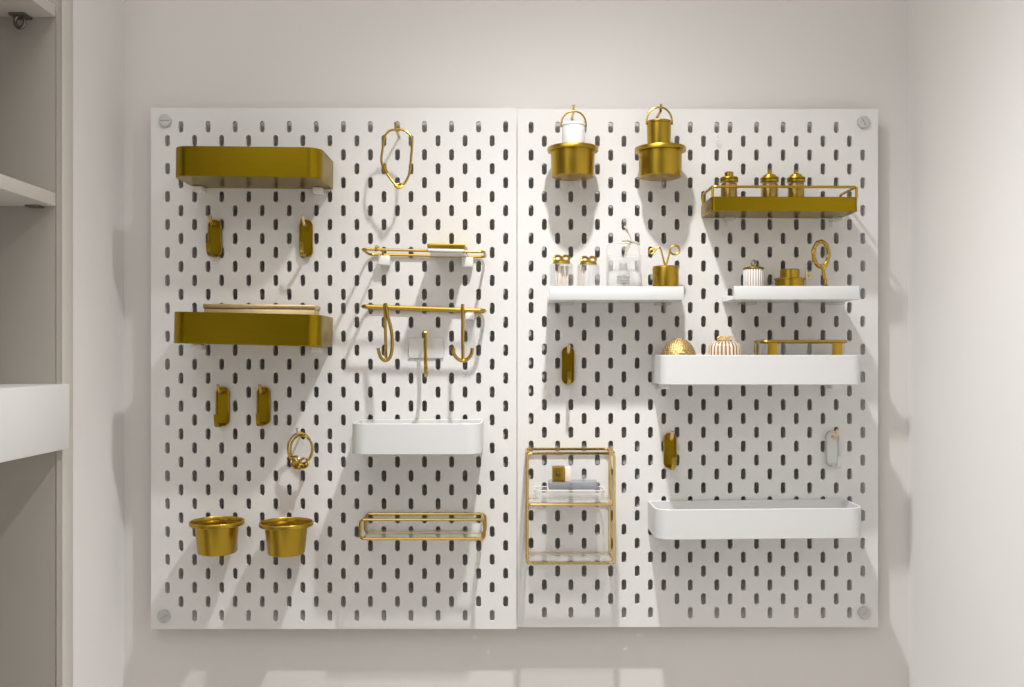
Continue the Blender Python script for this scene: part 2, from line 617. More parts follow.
G_TRAY = 'gold trays on the left pegboard'
W_TRAY = 'white trays on the pegboards'
tray('gold tray at the top of the left pegboard, above two gold hooks', -0.4696, -0.2646, 0.2875, 0.2459, 0.094, M['brass'], G_TRAY, 0.02, 0.6, (199, 318.5))
tray('gold tray with a flat brass box standing inside', -0.4722, -0.2656, 0.0579, 0.0142, 0.094, M['brass'], G_TRAY, 0.02, 1.3, (198, 317))
tray('empty white tray on the left pegboard, below the hook rail', -0.2242, -0.0425, -0.0951, -0.1379, 0.09, M['white'], W_TRAY, 0.022, 0, (371, 459))
tray('long white tray holding a gold ball vase, jar and glass box', 0.2065, 0.4862, 0.0, -0.0414, 0.09, M['white'], W_TRAY, 0.016, 0, (664, 835))
tray('long empty white tray at bottom right of the right pegboard', 0.201, 0.4925, -0.2142, -0.2563, 0.082, M['white'], W_TRAY, 0.022, -0.5, (672, 838))

# flat brass box in the second gold tray
def P3(px, py, d):
    return P(px, py, d)
bx = thing('flat_box', 'flat pale brass box standing inside the lower gold tray', 'box', (X(262, .05), -0.05, 0.0178), None, 0.6)
zt = Z(305, .05) - 0.0178
b = new(); box(b, -0.078, 0.078, -0.016, 0.016, 0.0002, zt - 0.006, 0.001)
obj('box_body', b, M['pale_brass'], bx)
b = new(); box(b, -0.0795, 0.0795, -0.0175, 0.0175, zt - 0.0065, zt, 0.0012)
obj('lid', b, M['pale_brass'], bx)

# ------------------------------------------------------------------ shelves
def shelf(label, xl, xr, zt, zb, d, mat, group=None, r=0.004, clips=()):
    cx = (xl + xr) / 2
    root = thing('wall_shelf', label, 'shelf', (cx, -0.0006, zb), group)
    w, h = xr - xl, zt - zb
    b = new()
    box(b, -w / 2, w / 2, -d + .0015, 0, 0, .002, .0006)
    obj('shelf_floor', b, mat, root)
    b = new()
    box(b, -w / 2, w / 2, -d, -d + .003, 0, h, .0007)
    obj('front_lip', b, mat, root)
    b = new()
    box(b, -w / 2, w / 2, -.0025, 0, .0018, .010, .0006)
    obj('back_edge', b, mat, root)
    for px, drop in clips:
        x = X(px, .012) - cx
        c = new()
        box(c, x - .012, x + .010, -0.024, -0.0002, -0.004, -0.0001, 0.001)
        if drop:
            tube(c, [(x + .004, -0.006, -.003), (x + .004, -0.006, -.014)], [.0028, .0022], n=8)
        obj('clip', c, M['acrylic'], root, label='clear plastic clip')
    return root


SH1T, SH2T = 0.0960, 0.0966                 # top of the lips
SH1Z, SH2Z = 0.0770 + .0022, 0.0775 + .0022  # floors
E1 = SH1T - SH1Z
shelf('white shelf with two glass jars, a clear vase and a gold pot on it', X(549.4, .075), X(683.75, .075), SH1T, 0.0770, 0.075, M['white'], 'short white shelves on the right pegboard', clips=((567, 0), (663, 1)))
shelf('white shelf with a ribbed white jar, gold tin and loop ornament on it', X(734, .075), X(859, .075), SH2T, 0.0775, 0.075, M['white'], 'short white shelves on the right pegboard', clips=((748, 0), (835, 0)))

# gold shelf with a wire gallery rail
gx0, gx1, gd = 0.280, 0.4862, 0.070
gcx = (gx0 + gx1) / 2
gz0, gz1, gzr = 0.2020, 0.2223, 0.2385
gs = thing('gallery_shelf', 'gold shelf with a wire rail around it, holding three small gold jars', 'shelf', (gcx, -0.0006, gz0), None, 0.2)
obj('shelf_body', tray_bm(gx1 - gx0, gd, gz1 - gz0, 0.006, 0.0018, 0.003), M['brass'], gs)
hw = (gx1 - gx0) / 2 - 0.002
hr = gzr - gz0 - 0.002
b = new()
tube(b, corner_pts([(-hw, -.002, gz1 - gz0), (-hw, -.002, hr), (-hw, -gd + .002, hr), (hw, -gd + .002, hr), (hw, -.002, hr), (hw, -.002, gz1 - gz0)], 0.006), 0.0019, n=8)
obj('rail', b, M['brass_plain'], gs)
for sx in (-hw, hw):
    b = new(); tube(b, [(sx, -gd + .002, gz1 - gz0 - .001), (sx, -gd + .002, hr)], 0.0019, n=8)
    obj('rail_post', b, M['brass_plain'], gs)
for px in (730, 836):
    x = X(px, .015) - gcx
    c = new(); box(c, x - .007, x + .007, -.022, -.0002, -.005, -.0001, .001)
    box(c, x - .002 - .004, x + .002 - .004, -.006, -.001, -.013, -.004, .0008)
    obj('clip', c, M['acrylic'], gs, label='clear plastic clip')

def gold_jar(px, label, knob):
    rt = thing('jar', label, 'jar', (X(px, .036), -.036, gz0 + .0032), 'small gold jars on the gold shelf')
    b = new(); lathe(b, [(0, 0), (.0124, 0), (.0128, .001), (.0128, .041), (.0115, .043), (0, .043)], 32)
    obj('glass_body', b, M['glass'], rt)
    b = new(); lathe(b, [(0, .001), (.0110, .001), (.0114, .002), (.0114, .040), (.0105, .0412), (0, .0412)], 32)
    obj('filling', b, M['brass_plain'], rt)
    b = new(); lathe(b, [(0, .0432), (.0128, .0432), (.0132, .0442), (.0132, .0462), (.0122, .0472), (.0132, .0482), (.0128, .0502), (0, .0505)], 32)
    obj('lid', b, M['brass_plain'], rt)
    b = new()
    if knob == 'block':
        lathe(b, [(.0062, .0503), (.0064, .0575), (.0058, .0582), (0, .0582)], 24)
    else:
        lathe(b, [(.0095, .0503), (.0088, .0535), (.0055, .0555), (.0028, .0562), (.0026, .0575), (.0034, .0592), (.0022, .061), (0, .0612)], 24)
    obj('knob', b, M['brass_plain'], rt)


gold_jar(729, 'small gold jar with a block knob, first on the gold shelf from the left', 'block')
gold_jar(769.5, 'small gold jar with a domed lid, middle of three on the gold shelf', 'dome')
gold_jar(796, 'small gold jar with a domed lid, rightmost on the gold shelf', 'dome')

# ------------------------------------------------------------------ cups on the boards
def cup(label, px, d, zt, zb, rr, rt, rb, group, clip=None, rim=0.006):
    root = thing('cup', label, 'cup', (X(px, d), -d, zb), group)
    h = zt - zb
    b = new()
    lathe(b, [(0, 0), (rb - .003, 0), (rb - .0008, .0008), (rb, .003), (rt, h - rim), (rr - .0008, h - rim), (rr, h - rim + .0008),
              (rr, h - .0008), (rr - .0006, h), (rr - .0016, h), (rr - .0022, h - .0008), (rr - .0024, h - rim + .0008), (rt - .002, h - rim - .0006), (rb - .002, .003), (0, .0025)], 56)
    obj('cup_body', b, M['brass_plain'], root, 40)
    b = new()
    dd = d
    box(b, -.006, .006, rr * 0.0 + rt - .002, dd - .0006, h - .018, h - .003, .0008)
    obj('bracket', b, M['brass_plain'], root)
    if clip is not None:
        c = new()
        tube(c, smooth([(clip, rt * .35, -.0005), (clip, rt * .35, -.006), (clip + .001, rt * .5, -.010), (clip, rt * .7, -.011)], 4), .0028, n=8)
        obj('clip', c, M['acrylic'], root, label='clear plastic clip')
    return root


CUPS = 'gold cups on the pegboards'
cup('plain gold cup with a flared rim at the bottom left, first of the lower pair', 217, .040, -.2377, -.2843, .0384, .0305, .0270, CUPS)
cup('plain gold cup with a flared rim, lower pair, nearer the wire basket', 286.3, .040, -.2392, -.2857, .0384, .0305, .0262, CUPS)
pz0, pz1 = .2548, .2976
cup('gold cup at the top of the board holding a white bucket', 572.8, .040, pz1, pz0, .0366, .0318, .0306, CUPS, .012)
cup('gold cup at the top of the board holding a gold bucket', 660.3, .040, pz1 - .0003, pz0 - .0003, .0366, .0308, .0302, CUPS, .005)


def bucket(label, px, d, zt, r, mat, cat_group, htop, wire):
    zb = pz0 + .0032
    root = thing('bucket', label, 'bucket', (X(px, d), -d, zb), cat_group)
    h = zt - zb
    b = new()
    lathe(b, [(0, 0), (r * .88, 0), (r * .9, .001), (r * .985, h - .004), (r * 1.03, h - .0035), (r * 1.05, h - .002), (r * 1.03, h - .0003), (r * .96, h), (r * .92, h - .002), (r * .86, .002), (0, .002)], 40)
    obj('bucket_body', b, mat, root, 40)
    b = new()
    hh = htop - zb
    pts = []
    for k in range(17):
        a = PI * k / 16
        pts.append((r * 1.06 * math.cos(a), -.002, h - .005 + (hh - h + .005) * math.sin(a) ** 0.8))
    tube(b, pts, .0014, n=8)
    obj('handle', b, wire, root)
    return root


BUCK = 'small buckets hanging in the gold cups'
bucket('small white bucket with a gold wire handle, standing in a gold cup', 573.5, .034, Z(123.8, .034), .0170, M['bright'], BUCK, Z(111.5, .034), M['wire'])
bucket('small gold bucket with a gold wire handle, standing in a gold cup', 659, .034, Z(121.5, .034), .0176, M['brass_plain'], BUCK, Z(107.5, .034), M['wire'])


def peg(label, px, py0, d, py1, mat, r=.002, group='pegs holding things on the boards', kind='peg'):
    """a bent metal peg: out of a slot at py0, up to py1 at depth d"""
    x = X(px, d * .6)
    z0, z1 = Z(py0, 0), Z(py1, d)
    b = new()
    pts = corner_pts([(0, .006, 0), (0, -d + .004, 0), (0, -d, z1 - z0)], .006)
    tube(b, pts, r, n=8)
    o = obj(kind, b, mat)
    o.location = (x, 0, z0)
    return tag(o, label, 'peg', group)


peg('gold peg above the white bucket, hooked through its wire handle', 573, 118, .038, 104.5, M['pale_brass'])
peg('gold peg above the gold bucket, hooked through its wire handle', 659.5, 117, .038, 104, M['wire'])

# ------------------------------------------------------------------ flat plate hooks
def plate_hook(label, px, py0, py1, wpx, mat, group, tabmat, lipmat, rimmat):
    zt, zb = Z(py0, .006), Z(py1, .006)
    w, h = wpx / 690.0, zt - zb
    root = thing('plate_hook', label, 'hook', (X(px, .006), 0, zb), group)
    r = w * .46
    pl = rrect(-w / 2, w / 2, 0, h, r, 7)
    L = lambda y, s: [(x * s, y, h / 2 + (z - h / 2) * (1 - (1 - s) * w / h)) for x, z in pl]
    b = new()
    prism_loop(b, [L(-.0012, 1), L(-.0055, 1), L(-.0065, .94), L(-.0065, .82), L(-.0052, .76)])
    obj('plate', b, mat, root)
    b = new()
    tube(b, [(x * .97, -.0066, h / 2 + (z - h / 2) * .985) for x, z in pl], .0011, True, 6)
    obj('rim', b, rimmat, root)
    # tab that leaves the slot, comes forward and points up
    b = new()
    tube(b, smooth([(0, .007, h - .006), (0, -.006, h - .008), (0, -.016, h - .009), (0, -.024, h - .004), (0, -.028, h + .004)], 5), .0022, n=8)
    obj('tab', b, tabmat, root)
    # lip: a narrow strap that turns forward at the foot and stands up
    b = new()
    prof = smooth([(0, -.0055, .004), (0, -.014, .001), (0, -.027, .0006), (0, -.0355, .0045), (0, -.038, .0190)], 5)
    n = len(prof)
    hwid = .0026
    for i in range(n - 1):
        pass
    lo, hi = [], []
    rows = []
    for i, p in enumerate(prof):
        t = (prof[min(i + 1, n - 1)] - prof[max(i - 1, 0)]).normalized()
        nn = Vector((1, 0, 0)).cross(t).normalized() * .0009
        rows.append([b.verts.new(p + nn * s + Vector((e * hwid, 0, 0))) for s, e in ((1, -1), (1, 1), (-1, 1), (-1, -1))])
    for a, c in zip(rows, rows[1:]):
        for k in range(4):
            b.faces.new((a[k], a[(k + 1) % 4], c[(k + 1) % 4], c[k]))
    b.faces.new(rows[0]); b.faces.new(rows[-1])
    obj('lip', b, lipmat, root)
    return root


HK = 'flat plate hooks on the pegboards'
B_, W_, PB = M['brass'], M['white'], M['pale_brass']  # paler brass puts the highlight from above into some hook tabs
plate_hook('gold plate hook under the top gold tray, left of that pair', 214.8, 220, 257, 13, B_, HK, M['wire'], B_, M['wire'])
plate_hook('gold plate hook under the top gold tray, right of that pair', 306, 220, 257, 13, B_, HK, PB, M['wire'], M['wire'])
plate_hook('gold plate hook under the lower gold tray, left of that pair', 222.5, 387, 426, 13, B_, HK, M['wire'], B_, M['wire'])
plate_hook('gold plate hook under the lower gold tray, right of that pair', 263.5, 387, 425, 13, B_, HK, M['wire'], B_, M['wire'])
plate_hook('gold plate hook alone under the white shelf with glass jars', 568, 347, 384, 12, B_, HK, PB, M['wire'], M['wire'])
plate_hook('gold plate hook under the long white tray, left of the white hook', 670, 433, 468, 12.5, B_, HK, PB, M['wire'], M['wire'])
plate_hook('white plate hook with a thin grey-brass outline, under the long white tray', 832.5, 431, 467, 12.5, W_, HK, M['pale_brass'], W_, M['steel'])

# ------------------------------------------------------------------ hanging wire loops
d = .044
lo = thing('hanging_loop', 'tall bent gold wire loop hanging from a peg near the seam', 'wire loop', P(397, 187, d))
o_ = P(397, 187, d)
zp = lambda x, y, dd=d: P(340 + x / 4.58, 100 + y / 4.58, dd) - o_
b = new()
tube(b, smooth([zp(265, 135), zp(225, 142), zp(203, 172), zp(195, 225), zp(190, 280), zp(208, 325), zp(245, 378), zp(270, 396), zp(296, 380), zp(316, 340), zp(324, 280), zp(329, 215), zp(325, 170), zp(300, 142)], 5, True), .0018, True, 8)
obj('loop', b, M['wire'], lo)
b = new()
tube(b, smooth([zp(203, 298), zp(205, 315), zp(213, 335)], 4), .0032, n=10)
obj('sleeve', b, M['brass_plain'], lo)
b = new()
tube(b, smooth([zp(252, 392), zp(268, 402, d + .003), zp(290, 392), zp(272, 384, d - .003)], 5, True), .0017, True, 8)
obj('knot', b, M['brass_plain'], lo)
peg('gold peg through the top of the tall wire loop', 397, 137, .048, 122, M['wire'], .0018)

d = .022
rg = thing('knotted_ring', 'gold double-wire ring with a knot at its foot, on a small peg', 'wire ring', P(301, 468, d))
o_ = P(301, 468, d)
zp = lambda x, y, dd=d: P(240 + x / 6.244, 370 + y / 6.244, dd) - o_
for nm, dx, dy, sc in (('strand', -4, 0, 1.0), ('strand', 6, 4, .9)):
    b = new()
    pts = []
    for k in range(28):
        a = 2 * PI * k / 28
        pts.append(zp(378 + dx + 76 * sc * math.sin(a), 492 + dy - 98 * sc * math.cos(a), d + .002 * math.sin(3 * a + dx)))
    tube(b, pts, .0017, True, 8)
    obj(nm, b, M['wire'], rg)
for cx_, cy_, rx_, ry_ in ((345, 572, 30, 42), (400, 580, 32, 36), (372, 602, 50, 16)):
    b = new()
    pts = []
    for k in range(18):
        a = 2 * PI * k / 18
        pts.append(zp(cx_ + rx_ * .8 * math.sin(a), cy_ - ry_ * .8 * math.cos(a), d + .004 + .003 * math.sin(2 * a + cx_)))
    tube(b, pts, .0017, True, 8)
    obj('knot_turn', b, M['wire'], rg)
peg('grey steel peg through the knotted ring', 298.5, 434.3, .028, 428, M['steel'], .0016)

# ------------------------------------------------------------------ rails on the left board
def rail_frame(label, pxl, pxr, py, d, roll, r, conn, name='wire_rail', low=0):
    z = Z(py, d)
    xl, xr = X(pxl, d), X(pxr, d)
    cx = (xl + xr) / 2
    root = thing(name, label, 'rail', (cx, 0, z), None, roll)
    hw = (xr - xl) / 2
    b = new()
    pts = [(x, y, 0) for x, y in rrect(-hw, hw, -d, -.004, .008, 5)]
    tube(b, pts, r, True, 8)
    obj('frame', b, M['wire'], root)
    for px in conn:
        x = X(px, .01) - cx
        b = new()
        box(b, x - .0085, x + .0085, -.016, -.0008, -.016, -.002, .0015)
        c = obj('connector', b, M['plastic'], root, label='white plastic connector')
        b = new()
        tube(b, corner_pts([(x - .003, -.006, -.004), (x - .003, -.006, .004), (x - .003, -d - .002, .0055), (x - .003, -d - .0025, -.003)], .003), .0014, n=8)
        obj('strap', b, M['wire'], c, label='gold strap over the wire')
    return root


rail_frame('gold wire rail with white connectors carrying a flat box', 362, 484.3, 250.5, .072, 1.2, .0020, (384.5, 467.5))
r2 = rail_frame('gold bar rail with two hooks hanging from it', 362, 484.3, 308.2, .048, 2.0, .0026, (), 'hook_rail')
# its two feet that plug into the board
for px in (392, 470):
    b = new(); x = X(px, 0) - r2.location.x
    tube(b, [(x, -.0045, 0), (x, .007, 0)], .002, n=8)
    obj('foot', b, M['wire'], r2)

# flat box lying on the upper rail
fb = thing('soap_box', 'flat box with a gold rim and white underside lying on the wire rail', 'box', (X(446, .08), 0, Z(252.3, .08) + .0012), None, 1.2)
b = new(); box(b, -.0255, .0255, -.079, -.006, .0002, .0045, .0012)
obj('box_base', b, M['plastic'], fb, label='white underside')
b = new(); box(b, -.0265, .0265, -.080, -.005, .0044, .0108, .0012)
obj('rim', b, M['brass_plain'], fb, label='gold rim')

# hooks hanging from the lower rail
def zpc(x, y, dd, o):
    return P(340 + x / 4.295, 230 + y / 4.295, dd) - o


HR = 'gold hooks hanging from the hook rail'
d = .052
o_ = P(384.5, 305, d)
h1 = thing('rail_hook', 'gold looped hook hanging from the hook rail, its curl opening at left', 'hook', o_, HR)
b = new()
tube(b, [zpc(192, 316, d, o_), zpc(195, 440, d - .004, o_), zpc(198, 552, d - .006, o_)], .0022, n=8)
obj('shank', b, M['wire'], h1)
b = new()
tube(b, smooth([zpc(196, 314, d, o_), zpc(205, 370, d, o_), zpc(220, 430, d, o_), zpc(224, 490, d + .002, o_), zpc(218, 540, d + .006, o_), zpc(198, 562, d + .008, o_), zpc(174, 546, d + .010, o_), zpc(163, 507, d + .010, o_)], 5), .0024, n=8)
obj('curl', b, M['wire'], h1)
o_ = P(462.5, 306, d)
h2 = thing('rail_hook', 'gold anchor-shaped hook hanging from the hook rail beside a clear strip', 'hook', o_, HR)
b = new()
tube(b, [zpc(527, 318, d, o_), zpc(527, 440, d, o_), zpc(528, 556, d + .004, o_)], .0024, n=8)
obj('shank', b, M['wire'], h2)
b = new()
tube(b, smooth([zpc(487, 507, d + .006, o_), zpc(490, 532, d + .006, o_), zpc(505, 553, d + .006, o_), zpc(528, 562, d + .005, o_), zpc(551, 552, d + .006, o_), zpc(565, 531, d + .006, o_), zpc(568, 507, d + .006, o_)], 5), .0026, n=8)
obj('anchor_arms', b, M['wire'], h2)

o_ = P(471, 346, .012)
st = thing('clear_strip', 'clear plastic strip with a white block at its top, behind the anchor hook', 'strip', o_)
b = new(); p = zpc(558, 370, .012, o_); box(b, p.x - .0065, p.x + .0065, -.006, .0105, p.z - .005, p.z + .005, .001)
obj('block', b, M['plastic'], st, label='white block')
b = new(); p0, p1 = zpc(556, 385, .012, o_), zpc(574, 478, .012, o_)
prism_loop(b, [[(p1.x - .007, -.002, p1.z), (p1.x + .007, -.002, p1.z), (p1.x + .007, .002, p1.z), (p1.x - .007, .002, p1.z)],
               [(p0.x - .006, -.002, p0.z), (p0.x + .011, -.002, p0.z), (p0.x + .011, .002, p0.z), (p0.x - .006, .002, p0.z)]])
obj('strip', b, M['acrylic'], st)

o_ = P(425, 376, .004)
h3 = thing('pin_hook', 'single straight gold hook on a white plate, below the hook rail', 'hook', o_)
b = new(); p0, p1 = P(408.7, 358, .001) - o_, P(443.6, 338, .001) - o_
box(b, p0.x, p1.x, .0012, .0035, p0.z, p1.z, .0006)
obj('backing_plate', b, M['board'], h3, label='pale backing plate')
b = new()
tube(b, smooth([zpc(367, 470, .0, o_) + Vector((0, .006, 0)), zpc(366, 455, .012, o_), zpc(366, 440, .022, o_)], 4), .0022, n=8)
obj('peg', b, M['wire'], h3)
b = new()
tube(b, smooth([zpc(366, 440, .022, o_), zpc(366, 500, .022, o_), zpc(368, 575, .022, o_), zpc(370, 622, .028, o_), zpc(369, 618, .040, o_), zpc(369, 585, .044, o_)], 5), .0026, n=10)
obj('shank', b, M['wire'], h3)

# ------------------------------------------------------------------ wire basket with a glass floor
d = .052
xl, xr, zt, zb = X(360, d), X(484.5, d), Z(519.6, d), Z(538.9, d)
cx = (xl + xr) / 2
wb = thing('wire_basket', 'long low gold wire basket with a glass floor, bottom of left pegboard', 'basket', (cx, 0, zb))
hw, h = (xr - xl) / 2, zt - zb
for y, nm in ((-d, 'front_loop'), (-.004, 'rear_loop')):
    b = new()
    tube(b, [(x, y, z) for x, z in rrect(-hw, hw, 0, h, .006, 5)], .0019, True, 8)
    obj(nm, b, M['wire'], wb)
for sx in (-hw + .004, hw - .004):
    for z in (0, h):
        b = new(); tube(b, [(sx, -d, z), (sx, -.004, z)], .0016, n=8)
        obj('side_wire', b, M['wire'], wb)
b = new(); box(b, -hw + .005, hw - .005, -d + .002, -.005, .0019, .0045, .0006)
obj('glass_floor', b, M['acrylic'], wb, label='clear glass floor')

# ------------------------------------------------------------------ two-tier wire rack
d = .066
xl, xr = X(527.2, d), X(614.2, d)
zt, zm, zb = Z(453.3, d), Z(504.5, d), Z(563, d)
cx = (xl + xr) / 2
rk = thing('wire_rack', 'two-tier gold wire rack with glass shelves, right beside the board seam', 'rack', (cx, 0, zb))
hw = (xr - xl) / 2
for y, nm in ((-d, 'front_frame'), (-.005, 'rear_frame')):
    b = new()
    tube(b, [(x, y, z) for x, z in rrect(-hw, hw, 0, zt - zb, .006, 5)], .0021, True, 8)
    obj(nm, b, M['pale_wire'], rk)
for z, nm in ((zt - zb, 'top_loop'), (zm - zb, 'middle_loop'), (0, 'bottom_loop')):
    b = new()
    tube(b, [(x, y, z) for x, y in rrect(-hw, hw, -d, -.005, .007, 5)], .0021, True, 8)
    obj(nm, b, M['pale_wire'], rk)
for z in (zm - zb + .0021, .0021):
    b = new(); box(b, -hw + .003, hw - .003, -d + .003, -.006, z, z + .002, .0005)
    obj('glass_shelf', b, M['acrylic'], rk, label='clear glass shelf')
SHZ = zm + .0042
# things on its upper shelf
ac = thing('acrylic_tray', 'clear acrylic tray with rounded ends on the wire rack shelf', 'tray', (X(569, .04), -.036, SHZ))
b = new(); w2, h2 = .0505, Z(490.5, .055) - SHZ
o2 = lambda q, z: [(x, y, z) for x, y in rrect(-w2 + q, w2 - q, -.022 + q, .022 - q, .010 - q * .5, 6)]
prism_loop(b, [o2(0, 0), o2(0, h2), o2(.002, h2), o2(.002, .002)])
obj('tray_shell', b, M['acrylic'], ac)
b = new()
tube(b, [(x, y, h2) for x, y in rrect(-w2 + .0006, w2 - .0006, -.0214, .0214, .0095, 6)], .0009, True, 6)
obj('rim', b, M['frost'], ac, label='pale rim of the clear tray')
for sx in (-1, 1):
    b = new(); tube(b, [(sx * (w2 - .008), -.0218, .001), (sx * (w2 - .008), -.0218, h2)], .0007, n=6)
    obj('corner_seam', b, M['frost'], ac)
gc = thing('grey_card', 'grey tinted slab lying across the clear acrylic tray', 'slab', (X(575, .05), -.036, SHZ + h2 + .0011))
b = new(); hh = Z(482, .056) - (SHZ + h2)
box(b, -.037, .033, -.018, .018, 0, hh * .8, .001)
obj('slab', b, M['greyglass'], gc)
kb = thing('brass_box', 'tiny brass box with a beige side standing on the grey slab', 'box', (X(558.5, .04), -.036, SHZ + h2 + hh * .8 + .0013))
b = new(); hb = Z(467.5, .04) - (SHZ + h2 + hh * .8)
box(b, -.009, .009, -.010, .010, 0, hb, .001)
obj('box_body', b, M['brass_plain'], kb)
b = new(); box(b, .0092, .0175, -.008, .008, 0, hb * .94, .0008)
obj('side_block', b, M['cotton'], kb, label='beige side block')
b = new(); lathe(b, [(0, 0), (.0022, 0), (.0026, .001), (.0014, .003), (0, .003)], 16)
for v in b.verts:
    v.co = (v.co.x - .001, -.0102 - v.co.z * .9, hb * .5 + v.co.y)
obj('knob', b, M['dark_steel'], kb)

# ------------------------------------------------------------------ things on the left white shelf
JG = 'glass jars with gold lids'
def glass_jar(label, px, wpx, top_py, lid_top, d, fill):
    z0 = SH1Z
    rt = thing('glass_jar', label, 'jar', (X(px, d), -d, z0 + .0002), JG)
    R_ = wpx / 2 * (D - d) / F
    h = Z(top_py, d) - z0
    b = new()
    lathe(b, [(0, 0), (R_ * .95, 0), (R_, .001), (R_, h - .002), (R_ * .93, h), (R_ * .86, h), (R_ * .9, h - .002), (R_ * .9, .003), (0, .003)], 40)
    obj('jar_glass', b, M['glass'], rt)
    b = new(); lathe(b, [(0, h + .0002), (R_ * .72, h + .0002), (R_ * .76, h + .001), (R_ * .74, h + .003), (0, h + .0035)], 32)
    lid = obj('lid', b, M['brass_plain'], rt)
    hl = Z(lid_top, d) - z0 - h
    b = new()
    for sx in (-1, 1):
        pts = []
        for k in range(14):
            a = 2 * PI * k / 14
            pts.append((sx * R_ * .34 + R_ * .3 * math.cos(a), -.0015 * math.sin(a * 2), h + .003 + (hl - .004) * (.5 + .42 * math.sin(a))))
        tube(b, pts, .0019, True, 8)
    tube(b, [(0, -.003, h + .003), (0, -.003, h + hl * .8)], .0026, n=8)
    obj('bow_knob', b, M['brass_plain'], lid)
    if fill == 'sticks':
        for q, (dx, tx, c) in enumerate(((-.005, -.003, 'cotton'), (.004, .002, 'cotton'), (.008, .010, 'cotton'))):
            b = new(); tube(b, [(dx, .002 * q - .002, .0035), (tx * .8, .002 * q - .002, h - .003)], .0021 + .0006 * (q == 0), n=8)
            obj('stick', b, M[c], rt, label='cream stick')
    else:
        b = new(); tube(b, [(-.009, 0, .0035), (-.008, 0, h - .003)], .0024, n=8)
        obj('stick', b, M['cotton'], rt, label='cream stick')


glass_jar('clear glass jar with a gold bow lid, at the left end of its shelf', 561.6, 24, 264, 254.7, .038, 'sticks')
glass_jar('clear glass jar with a gold bow lid, next to the clear vase', 588.4, 23, 265, 256, .038, 'one')

# clear vase with a grey bottle and a sprig inside
d = .036
vx, z0 = X(623.5, d), SH1Z
kz = (D - d) / F
va = thing('clear_vase', 'clear square vase with a labelled bottle inside, on the white shelf', 'vase', (vx, -d, z0 + .0002))
hv = Z(256, d) - z0
b = new()
o2 = lambda q, z: [(x, y, z) for x, y in rrect(-.0238 + q, .0238 - q, -.016 + q, .016 - q, .004, 4)]
prism_loop(b, [o2(0, 0), o2(0, hv), o2(.0018, hv), o2(.0018, .002)])
obj('vase_shell', b, M['acrylic'], va)
b = new()
hp = Z(243, d) - z0
tube(b, smooth([(-.0225, .012, hv), (-.0225, .012, hp - .006), (-.018, .012, hp), (0, .012, hp + .001), (.018, .012, hp), (.0235, .012, hp - .006), (.0245, .012, hv)], 5), .0009, n=6)
obj('top_arch', b, M['frost'], va, label='thin clear arch')
bo = thing('bottle', 'small clear bottle with a grey striped label inside the clear vase', 'bottle', (vx - .0005, -d, z0 + .0024))
b = new()
lathe(b, [(0, 0), (.0085, 0), (.009, .001), (.009, .017 + E1), (.006, .021 + E1), (.0052, .024 + E1), (.0052, .034 + E1), (.0060, .035 + E1), (.0060, .037 + E1), (0, .037 + E1)], 28)
obj('bottle_glass', b, M['glass'], bo)
for zq, hq in ((.0055, .0018), (.0090, .0022), (.0128, .0022)):
    b = new(); lathe(b, [(.0091, zq + E1), (.0094, zq + E1), (.0094, zq + hq + E1), (.0091, zq + hq + E1)], 28)
    obj('label_band', b, M['label'], bo, label='grey label stripe')
b = new(); lathe(b, [(.0053, .0245 + E1), (.0056, .0245 + E1), (.0056, .0335 + E1), (.0053, .0335 + E1)], 24)
obj('neck_band', b, M['label'], bo, label='grey neck band')
sp = thing('sprig', 'thin dried sprig rising from the clear vase', 'sprig', (vx, -d, z0 + .0396 + E1))
zq = lambda x, y: Vector(((540 + x / 6.4 - 623.5) * kz, 0, (HZ - 220 - y / 6.4) * kz - z0 - .0396 - E1))
for nm, pts, r in (('stem', [zq(545, 245), zq(548, 200), zq(560, 165), zq(592, 138)], .0011), ('stem', [zq(540, 245), zq(552, 205), zq(575, 160), zq(580, 110), zq(562, 80)], .0010)):
    b = new(); tube(b, smooth(pts, 5), r, n=6); obj(nm, b, M['stem'], sp)
for a, c in ((zq(592, 138), zq(522, 134)), (zq(588, 140), zq(640, 160)), (zq(562, 80), zq(540, 40))):
    b = new(); m = (a + c) / 2 + Vector((0, -.002, .001))
    tube(b, smooth([a, m, c], 5), [.0007] + [.0016] * 9 + [.0005], n=6)
    obj('leaf', b, M['stem'], sp)

# gold pot with curled wires
d = .034
gp = thing('gold_pot', 'small gold pot on the white shelf with curled wires rising from it', 'pot', (X(665.6, d), -d, SH1Z + .0002))
hp = Z(266.3, d) - SH1Z
b = new()
lathe(b, [(0, 0), (.0183, 0), (.0188, .0008), (.0188, hp - .003), (.0182, hp - .0008), (.017, hp), (.0155, hp), (.0150, hp - .002), (.0150, .003), (0, .003)], 40)
obj('pot_body', b, M['brass_plain'], gp)
cw = thing('curled_wires', 'two curled gold wires standing in the small gold pot', 'wire ornament', (X(665.6, d), -d, SH1Z + .0035))
zq = lambda x, y, dd=0: Vector(((540 + x / 6.4 - 665.6) * (D - d) / F, dd, (HZ - 220 - y / 6.4) * (D - d) / F - SH1Z - .0035))
b = new(); tube(b, smooth([Vector((.002, 0, .001)), zq(803, 400), zq(800, 300), zq(788, 245), zq(772, 185), zq(755, 178), zq(722, 212), zq(703, 212), zq(706, 190), zq(735, 182)], 5), .0013, n=8)
obj('wire', b, M['wire'], cw)
b = new(); pts = [Vector((-.002, 0, .001)), zq(803, 400), zq(806, 300), zq(822, 240), zq(832, 195)]
pts += [zq(862 + 30 * math.cos(a), 192 - 29 * math.sin(a), -.001) for a in [PI - .2 - 2 * PI * .93 * k / 10 for k in range(11)]]
tube(b, smooth(pts, 4), .0014, n=8)
obj('wire', b, M['wire'], cw)

